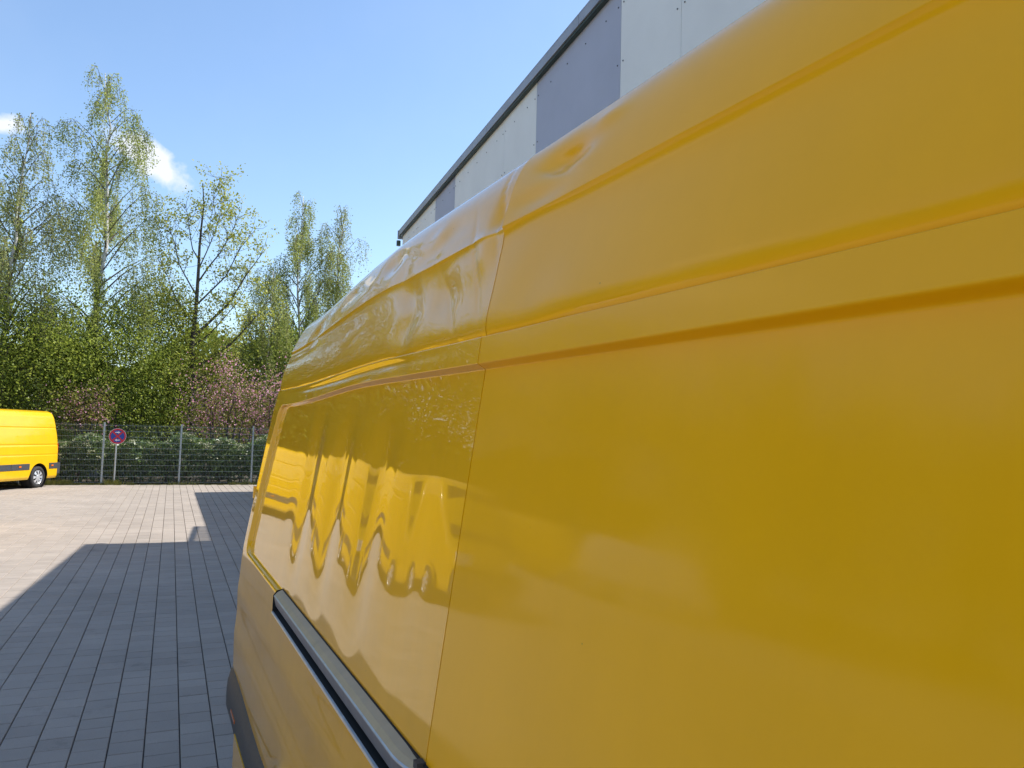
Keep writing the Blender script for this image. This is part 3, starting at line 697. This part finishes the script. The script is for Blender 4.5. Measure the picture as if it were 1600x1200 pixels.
# ------------------------------------------------------------------ plants
def leaves(name, pts, size, mat, parent, aspect=0.6, up=0.3, droop=0.0):
    n = len(pts); pts = np.asarray(pts, dtype=np.float64)
    nrm = rng.normal(size=(n, 3)); nrm[:, 2] += up; nrm /= np.linalg.norm(nrm, axis=1)[:, None]
    a = rng.normal(size=(n, 3)); a[:, 2] -= droop; a -= nrm*(a*nrm).sum(1)[:, None]; a /= np.linalg.norm(a, axis=1)[:, None]
    b = np.cross(nrm, a); L_ = size*rng.uniform(.6, 1.35, (n, 1)); Wd = L_*aspect
    V = np.stack([pts - a*L_*.5, pts + b*Wd*.5 - a*L_*.08, pts + a*L_*.5, pts - b*Wd*.5 - a*L_*.08], 1).reshape(-1, 3)
    return mesh(name, V, np.arange(4*n).reshape(-1, 4), mat, parent)
def wobble(p0, p1, n, amp, r):
    p0, p1 = np.array(p0, float), np.array(p1, float); L_ = np.linalg.norm(p1 - p0); out = []
    o = np.zeros(3)
    for i in range(n + 1):
        t = i/n
        if 0 < i: o = o*0.7 + r.normal(size=3)*amp*L_*0.5
        out.append(p0 + (p1 - p0)*t + o*min(1, 3*t))
    return np.array(out)
def birch(base, H, half, seed, label, nl=16000, lean=(0, 0), zlow=.12, leaf=m_leaf_birch, top_w=.25, group='birches behind the fence', trunks=None):
    r = np.random.default_rng(seed); root = empty('birch_tree', base); tag(root, label, 'tree', group)
    tr = wobble((0, 0, 0), (lean[0], lean[1], H), 14, .012, r); mb = MB()
    mb.tube(tr, [max(.012, .15*(H/16)*(1 - i/14.5)**.9) for i in range(15)], 8); mb.build('trunk', m_barkw, root, True)
    br = MB(); strands = []
    nb = int(64*H/16)
    for k in range(nb):
        t = zlow + (0.97 - zlow)*((k + r.random())/nb); p = np.array([np.interp(t*14, range(15), tr[:, j]) for j in range(3)])
        prof = min(1, (1 - t)/.35*.75 + top_w*.4)*(0.65 + .35*min(1, t/.3))
        rad = half*prof*r.uniform(.45, 1.1); az = k*2.4 + r.normal()*.5
        d = np.array([math.cos(az), math.sin(az), 0])
        rise = rad*r.uniform(.6, 1.15) if t < .9 else rad*1.6
        q = [p, p + d*rad*.35 + [0, 0, rise*.55], p + d*rad*.7 + [0, 0, rise*.95], p + d*rad + [0, 0, rise*.95 - .12*rad]]
        br.tube(q, [.045*(1 - t) + .014, .03*(1 - t) + .010, .010, .005], 4, False)
        ns = max(6, int(13*rad/1.5) + 4)
        for j in range(ns):
            u = r.uniform(.2, 1.0); x = u*3; i0 = min(2, int(x)); pp = q[i0] + (q[i0+1] - q[i0])*(x - i0)
            ln_ = r.uniform(.4, 1.0)*min(2.6, .5 + 2.3*(1 - t)**.7 + .3) * (1.15 if u > .5 else .7)
            dr = d*r.uniform(-.05, .25)*ln_ + r.normal(size=3)*.1*ln_; dr[2] = -ln_
            mid = pp + dr*.45 + d*.08*ln_; strands.append((pp, mid, pp + dr)); 
            if r.random() < .55: br.tube([pp, mid, pp + dr], [.007, .005, .003], 3, False)
    br.build('branches', m_twig, root)
    w = np.array([np.linalg.norm(s[2] - s[0]) for s in strands]); cnt = r.multinomial(nl, w/w.sum()); pts = []
    for s, c in zip(strands, cnt):
        u = r.random(c)[:, None]**.8; x = np.where(u < .5, s[0] + (s[1] - s[0])*u*2, s[1] + (s[2] - s[1])*(u - .5)*2)
        pts.append(x + r.normal(size=(c, 3))*.10)
    leaves('crown', np.concatenate(pts), .078, leaf, root, .7, .2, .6)
    return root
def bush(name, base, cen, rad, seed, label, cat, nl, leaf, size=.09, clumps=60, stems=8, group=None, trunk=m_bark, flower=None, nf=0, csz=.28, hollow=.35, fsize=.07):
    r = np.random.default_rng(seed); root = empty(name, base); tag(root, label, cat, group)
    cen = np.array(cen, float); rad = np.array(rad, float); C = []
    while len(C) < clumps:
        p = r.uniform(-1, 1, 3); l = np.linalg.norm(p)
        if l < 1 and l > hollow*r.random(): C.append(cen + p*rad*(1 + .12*r.normal()))
    C = np.array(C); C[:, 2] = np.maximum(C[:, 2], .25)
    mb = MB()
    for k in range(stems):
        tgt = C[r.integers(len(C))]; b0 = np.array([r.normal()*.12*rad[0]*.5, r.normal()*.1, 0])
        q = wobble(b0, tgt, 5, .05, r); mb.tube(q, [.05*(1 - i/5.5) + .006 for i in range(6)], 5, False)
    for k in range(len(C)):
        j = r.integers(len(C)); 
        if np.linalg.norm(C[k] - C[j]) < 1.6: mb.tube(wobble(C[k], C[j], 3, .06, r), [.014, .011, .008, .005], 3, False)
    mb.build('trunk', trunk, root)
    sz = csz*np.mean(rad)*r.uniform(.6, 1.3, len(C)); cnt = r.multinomial(nl, sz**2/(sz**2).sum())
    P = np.concatenate([c + r.normal(size=(n, 3))*s*np.array([1, 1, .75]) for c, s, n in zip(C, sz, cnt)]); P = P[P[:, 2] > .03]
    leaves('crown', P, size, leaf, root, .62, .5)
    if flower is not None:
        k = r.integers(len(C), size=nf); P = C[k] + r.normal(size=(nf, 3))*sz[k][:, None]*1.05; P = P[P[:, 2] > .3]
        leaves('blossom', P, fsize, flower, root, .9, .6)
    return root
birch((-3.43, 37, 0), 17.3, 3.1, 3, 'tallest birch of the row, white trunk, tip above the cloud', 60000, (0.35, 0), .10)
birch((-6.6, 36, 0), 14.7, 2.8, 4, 'birch with leaning white trunk above the parked yellow van', 42000, (.6, 0), .15, m_leaf_birch2)
birch((-8.4, 38, 0), 14.8, 2.4, 5, 'birch cut by the left edge of the picture', 30000, (.3, 0), .15)
birch((5.75, 40, 0), 13.9, 2.7, 6, 'drooping birch nearer the damaged van of the right-hand pair', 46000, (-.1, 0), .2)
birch((7.7, 41, 0), 14.2, 2.3, 8, 'sparse drooping birch just above the damaged van roof, rightmost tree', 20000, (-.05, 0), .25, m_leaf_birch2)
birch((3.9, 38, 0), 9.6, 2.2, 9, 'low dense young birch at the left of the right-hand pair', 30000, (.2, 0), .1)
# thin maple with dark trunk and wide bare limbs
def maple():
    r = np.random.default_rng(31); root = empty('maple_tree', (0.75, 36, 0)); tag(root, 'slender maple with dark trunk and sparse yellow-green leaves in mid row', 'tree')
    tr = wobble((0, 0, 0), (.05, 0, 12.8), 14, .008, r); mb = MB(); mb.tube(tr, [.15*(1 - i/15) + .012 for i in range(15)], 8); mb.build('trunk', m_bark, root, True)
    limbs = [(6.0, (2.75, .2, 10.3), .075), (4.6, (3.0, -.2, 8.0), .07), (7.4, (2.3, .3, 11.2), .045), (8.4, (1.6, -.3, 11.9), .04), (6.6, (-1.7, .2, 9.4), .04), (7.8, (-1.5, -.2, 11.0), .035), (5.6, (2.2, .5, 8.9), .04),
             (9.0, (.9, .3, 12.6), .03), (9.4, (-.7, 0, 11.8), .03), (3.4, (1.8, .6, 5.4), .04), (10.4, (.7, -.1, 13.2), .02), (5.4, (-1.2, .5, 7.6), .03), (3.0, (-1.3, .2, 4.8), .035), (4.0, (2.4, .3, 6.2), .04)]
    mb = MB(); P = []
    for z, e, rad in limbs:
        p0 = np.array([np.interp(z, tr[:, 2], tr[:, j]) for j in range(3)]); e = np.array(e); m1 = p0 + (e - p0)*.45 + [.10*np.sign(e[0]), 0, -.12*abs(e[0])]
        q = np.array([p0, p0 + (m1 - p0)*.5 + r.normal(size=3)*.05, m1, m1 + (e - m1)*.5 + r.normal(size=3)*.08, e]); mb.tube(q, [rad, rad*.85, rad*.65, rad*.4, rad*.15], 5, False)
        L_ = np.linalg.norm(e - p0)
        for k in range(int(6 + L_*6)):
            u = r.uniform(.3, 1); x = u*4; i0 = min(3, int(x)); pp = q[i0] + (q[i0+1] - q[i0])*(x - i0)
            tip = pp + np.array([r.normal()*.38, r.normal()*.35, abs(r.normal())*.4 + .1]); mb.tube([pp, (pp + tip)/2 + r.normal(size=3)*.05, tip], [.012, .009, .005], 3, False)
            c = r.integers(12, 36); P.append(tip + r.normal(size=(c, 3))*np.array([.17, .17, .13]))
    mb.build('branches', m_bark, root); leaves('crown', np.concatenate(P), .10, m_leaf_maple, root, .8, .6)
maple()
gU = 'thicket trees behind the hedge'
bush('thicket_tree', (-6.0, 35, 0), (0, 0, 4.2), (3.2, 1.8, 3.9), 41, 'dense mid-green thicket tree rising directly behind the parked van', 'tree', 30000, m_leaf_under, .10, 90, 10, gU)
bush('thicket_tree', (-2.0, 35.6, 0), (0, 0, 4.0), (2.4, 1.5, 3.9), 42, 'green thicket tree at the foot of the tallest birch', 'tree', 26000, m_leaf_under, .10, 80, 9, gU)
bush('thicket_tree', (.1, 36.8, 0), (0, 0, 4.2), (1.9, 1.4, 3.7), 43, 'yellow-green thicket tree around the dark maple trunk', 'tree', 19000, m_leaf_under2, .10, 60, 8, gU)
bush('thicket_tree', (2.4, 37.5, 0), (0, 0, 3.6), (1.9, 1.3, 3.2), 44, 'airy yellow-green thicket tree right of the maple trunk', 'tree', 9000, m_leaf_under2, .10, 46, 8, gU)
bush('thicket_tree', (5.2, 38, 0), (0, 0, 3.8), (2.2, 1.4, 3.6), 45, 'darker thicket tree against the tail of the damaged van', 'tree', 13000, m_leaf_under, .10, 60, 8, gU)
bush('thicket_tree', (-9.6, 36, 0), (0, 0, 4.2), (2.6, 1.6, 3.8), 46, 'thicket tree beyond the left edge, mirrored in the van', 'tree', 12000, m_leaf_under, .11, 60, 8, gU)
gC = 'pink flowering cherries'
bush('flowering_cherry', (2.0, 33.6, 0), (0, 0, 3.2), (1.5, .9, 1.7), 51, 'pink flowering cherry in front of the dark maple trunk', 'tree', 3800, m_cleaf, .08, 50, 10, gC, flower=m_blossom, nf=1900)
bush('flowering_cherry', (4.0, 34.4, 0), (0, 0, 3.1), (1.4, .9, 1.7), 52, 'pink flowering cherry touching the tail of the damaged van', 'tree', 3200, m_cleaf, .08, 46, 10, gC, flower=m_blossom, nf=1900)
bush('flowering_cherry', (-3.2, 33.6, 0), (0, 0, 2.7), (1.0, .8, 1.0), 53, 'small pink flowering cherry right behind the tail of the parked van', 'tree', 3200, m_cleaf, .08, 40, 9, gC, flower=m_blossom, nf=700)
# evergreen hedge
def hedge():
    r = np.random.default_rng(61); root = empty('evergreen_hedge', (0, FENCE_Y + .2, 0)); tag(root, 'dark leathery evergreen hedge with cream flower heads behind the mesh fence', 'hedge')
    n = 30000; x = r.uniform(-6.5, 9, n); h = 1.55 + .16*np.sin(x*1.7 + .5) + .12*np.sin(x*4.1) + .14*sstep(1, 3, x) - .15*sstep(-2, -3.2, x)
    z = h*r.random(n)**.75 + np.abs(r.normal(size=n))*.05; y = .25 + r.random(n)**1.5*1.6 + .12*np.sin(x*5 + z*4)
    keep = r.random(n) < np.where(z < .4, .55, 1); P = np.stack([x, y, z], 1)[keep]
    leaves('foliage', P, .16, m_leaf_hedge, root, .42, .6, .3)
    F_ = []
    for k in range(420):
        xx = r.uniform(-6.5, 9); hh = 1.55 + .16*math.sin(xx*1.7 + .5) + .12*math.sin(xx*4.1) + .14*float(sstep(1, 3, xx)) - .15*float(sstep(-2, -3.2, xx))
        zz = hh*(1.04 - abs(r.normal())*.22); yy = .2 + abs(r.normal())*.25 + .12*math.sin(xx*5 + zz*4); c = r.integers(8, 22)
        F_.append(np.array([xx, yy, max(zz, .5)]) + r.normal(size=(c, 3))*np.array([.055, .05, .025]))
    leaves('flower_heads', np.concatenate(F_), .05, m_hflower, root, .9, 1.5)
    mb = MB()
    for k in range(90):
        xx = r.uniform(-6.5, 9); mb.tube(wobble((xx, .7, 0), (xx + r.normal()*.3, .6 + r.random()*.8, 1.4), 4, .05, r), [.02, .017, .013, .01, .006], 4, False)
    mb.build('stems', m_twig, root)
hedge()
# weeds along the fence foot
r = np.random.default_rng(71); vs = []; n = 5200; x = r.uniform(-8, 6, n); x = np.where(r.random(n) < .35, r.uniform(-4, -1.5, n), x); hgt = r.uniform(.02, .10, n)**1.0*np.where(x < -1.6, 1.5, 1.0)*(0.6 + .8*(np.sin(x*3.1) > 0))
y = FENCE_Y - .13 + r.normal(size=n)*.05; dx = r.normal(size=(n, 2))*.35*hgt[:, None]; wd = .006
V = np.stack([np.stack([x - wd, y, 0*x], 1), np.stack([x + wd, y, 0*x], 1), np.stack([x + dx[:, 0] + .002, y + dx[:, 1], hgt], 1), np.stack([x + dx[:, 0] - .002, y + dx[:, 1], hgt], 1)], 1).reshape(-1, 3)
V[:, 2] -= .01
g = mesh('grass_weeds', V, np.arange(4*n).reshape(-1, 4), m_grass); g['kind'] = 'stuff'
g['label'] = 'thin strip of grass and weeds along the fence foot'; g['category'] = 'grass'
# unseen trees left of the yard, added tall and dense to darken van reflections
src = [o for o in bpy.data.objects if o.name in ('birch_tree', 'birch_tree.001', 'thicket_tree', 'thicket_tree.001')]
src.sort(key=lambda o: o.name)
sp = []
for k in range(13):
    a = math.radians(-19 - 7.6*k); rr = 38 + 4*((k*7) % 3)
    sp.append((rr*math.sin(a), rr*math.cos(a), (2, 3, 2, 3, 3)[(k + 1) % 5] if k < 5 else (2, 3, 2, 3, 0)[(k + 1) % 5], 0.95 if (k + 1) % 5 == 4 and k >= 5 else 1.75 + .1*(k % 3)))
    if k % 2 == 0 and k > 3: sp.append(((rr + 5)*math.sin(a + .07), (rr + 5)*math.cos(a + .07), 1, 1.15))
for q, (x, y, k, sc) in enumerate(sp):
    c = copy_tree(src[k]); c.location = (x, y, 0); c.rotation_euler = (0, 0, x*1.3); c.scale = (sc,)*3
    ordn = ('first', 'second', 'third', 'fourth', 'fifth', 'sixth', 'seventh', 'eighth', 'ninth', 'tenth', 'eleventh', 'twelfth', 'thirteenth')
    cnt_b = sum(1 for z_ in sp[:q] if (z_[2] < 2) == (k < 2))
    c['label'] = '%s %s from the fence in the added unseen tree belt mirrored in the van' % (ordn[cnt_b], 'birch' if k < 2 else 'thicket tree')
    c['group'] = 'added tree belt left of the yard, birches' if k < 2 else 'added tree belt left of the yard, thicket'
# far woodland behind the row
r = np.random.default_rng(81); n = 90000; x = r.uniform(-45, 60, n); h = 8.0 + 1.3*np.sin(x*.31) + .9*np.sin(x*.83 + 1); z = h*r.random(n)**.8
y = 58 + r.random(n)*5 + 1.5*np.sin(x*.6 + z)
o = leaves('woodland', np.stack([x, y, z], 1), .42, m_leaf_under, None, .7, .4); o['kind'] = 'stuff'; o['label'] = 'green mass of far woodland behind the tree row'; o['category'] = 'woodland'
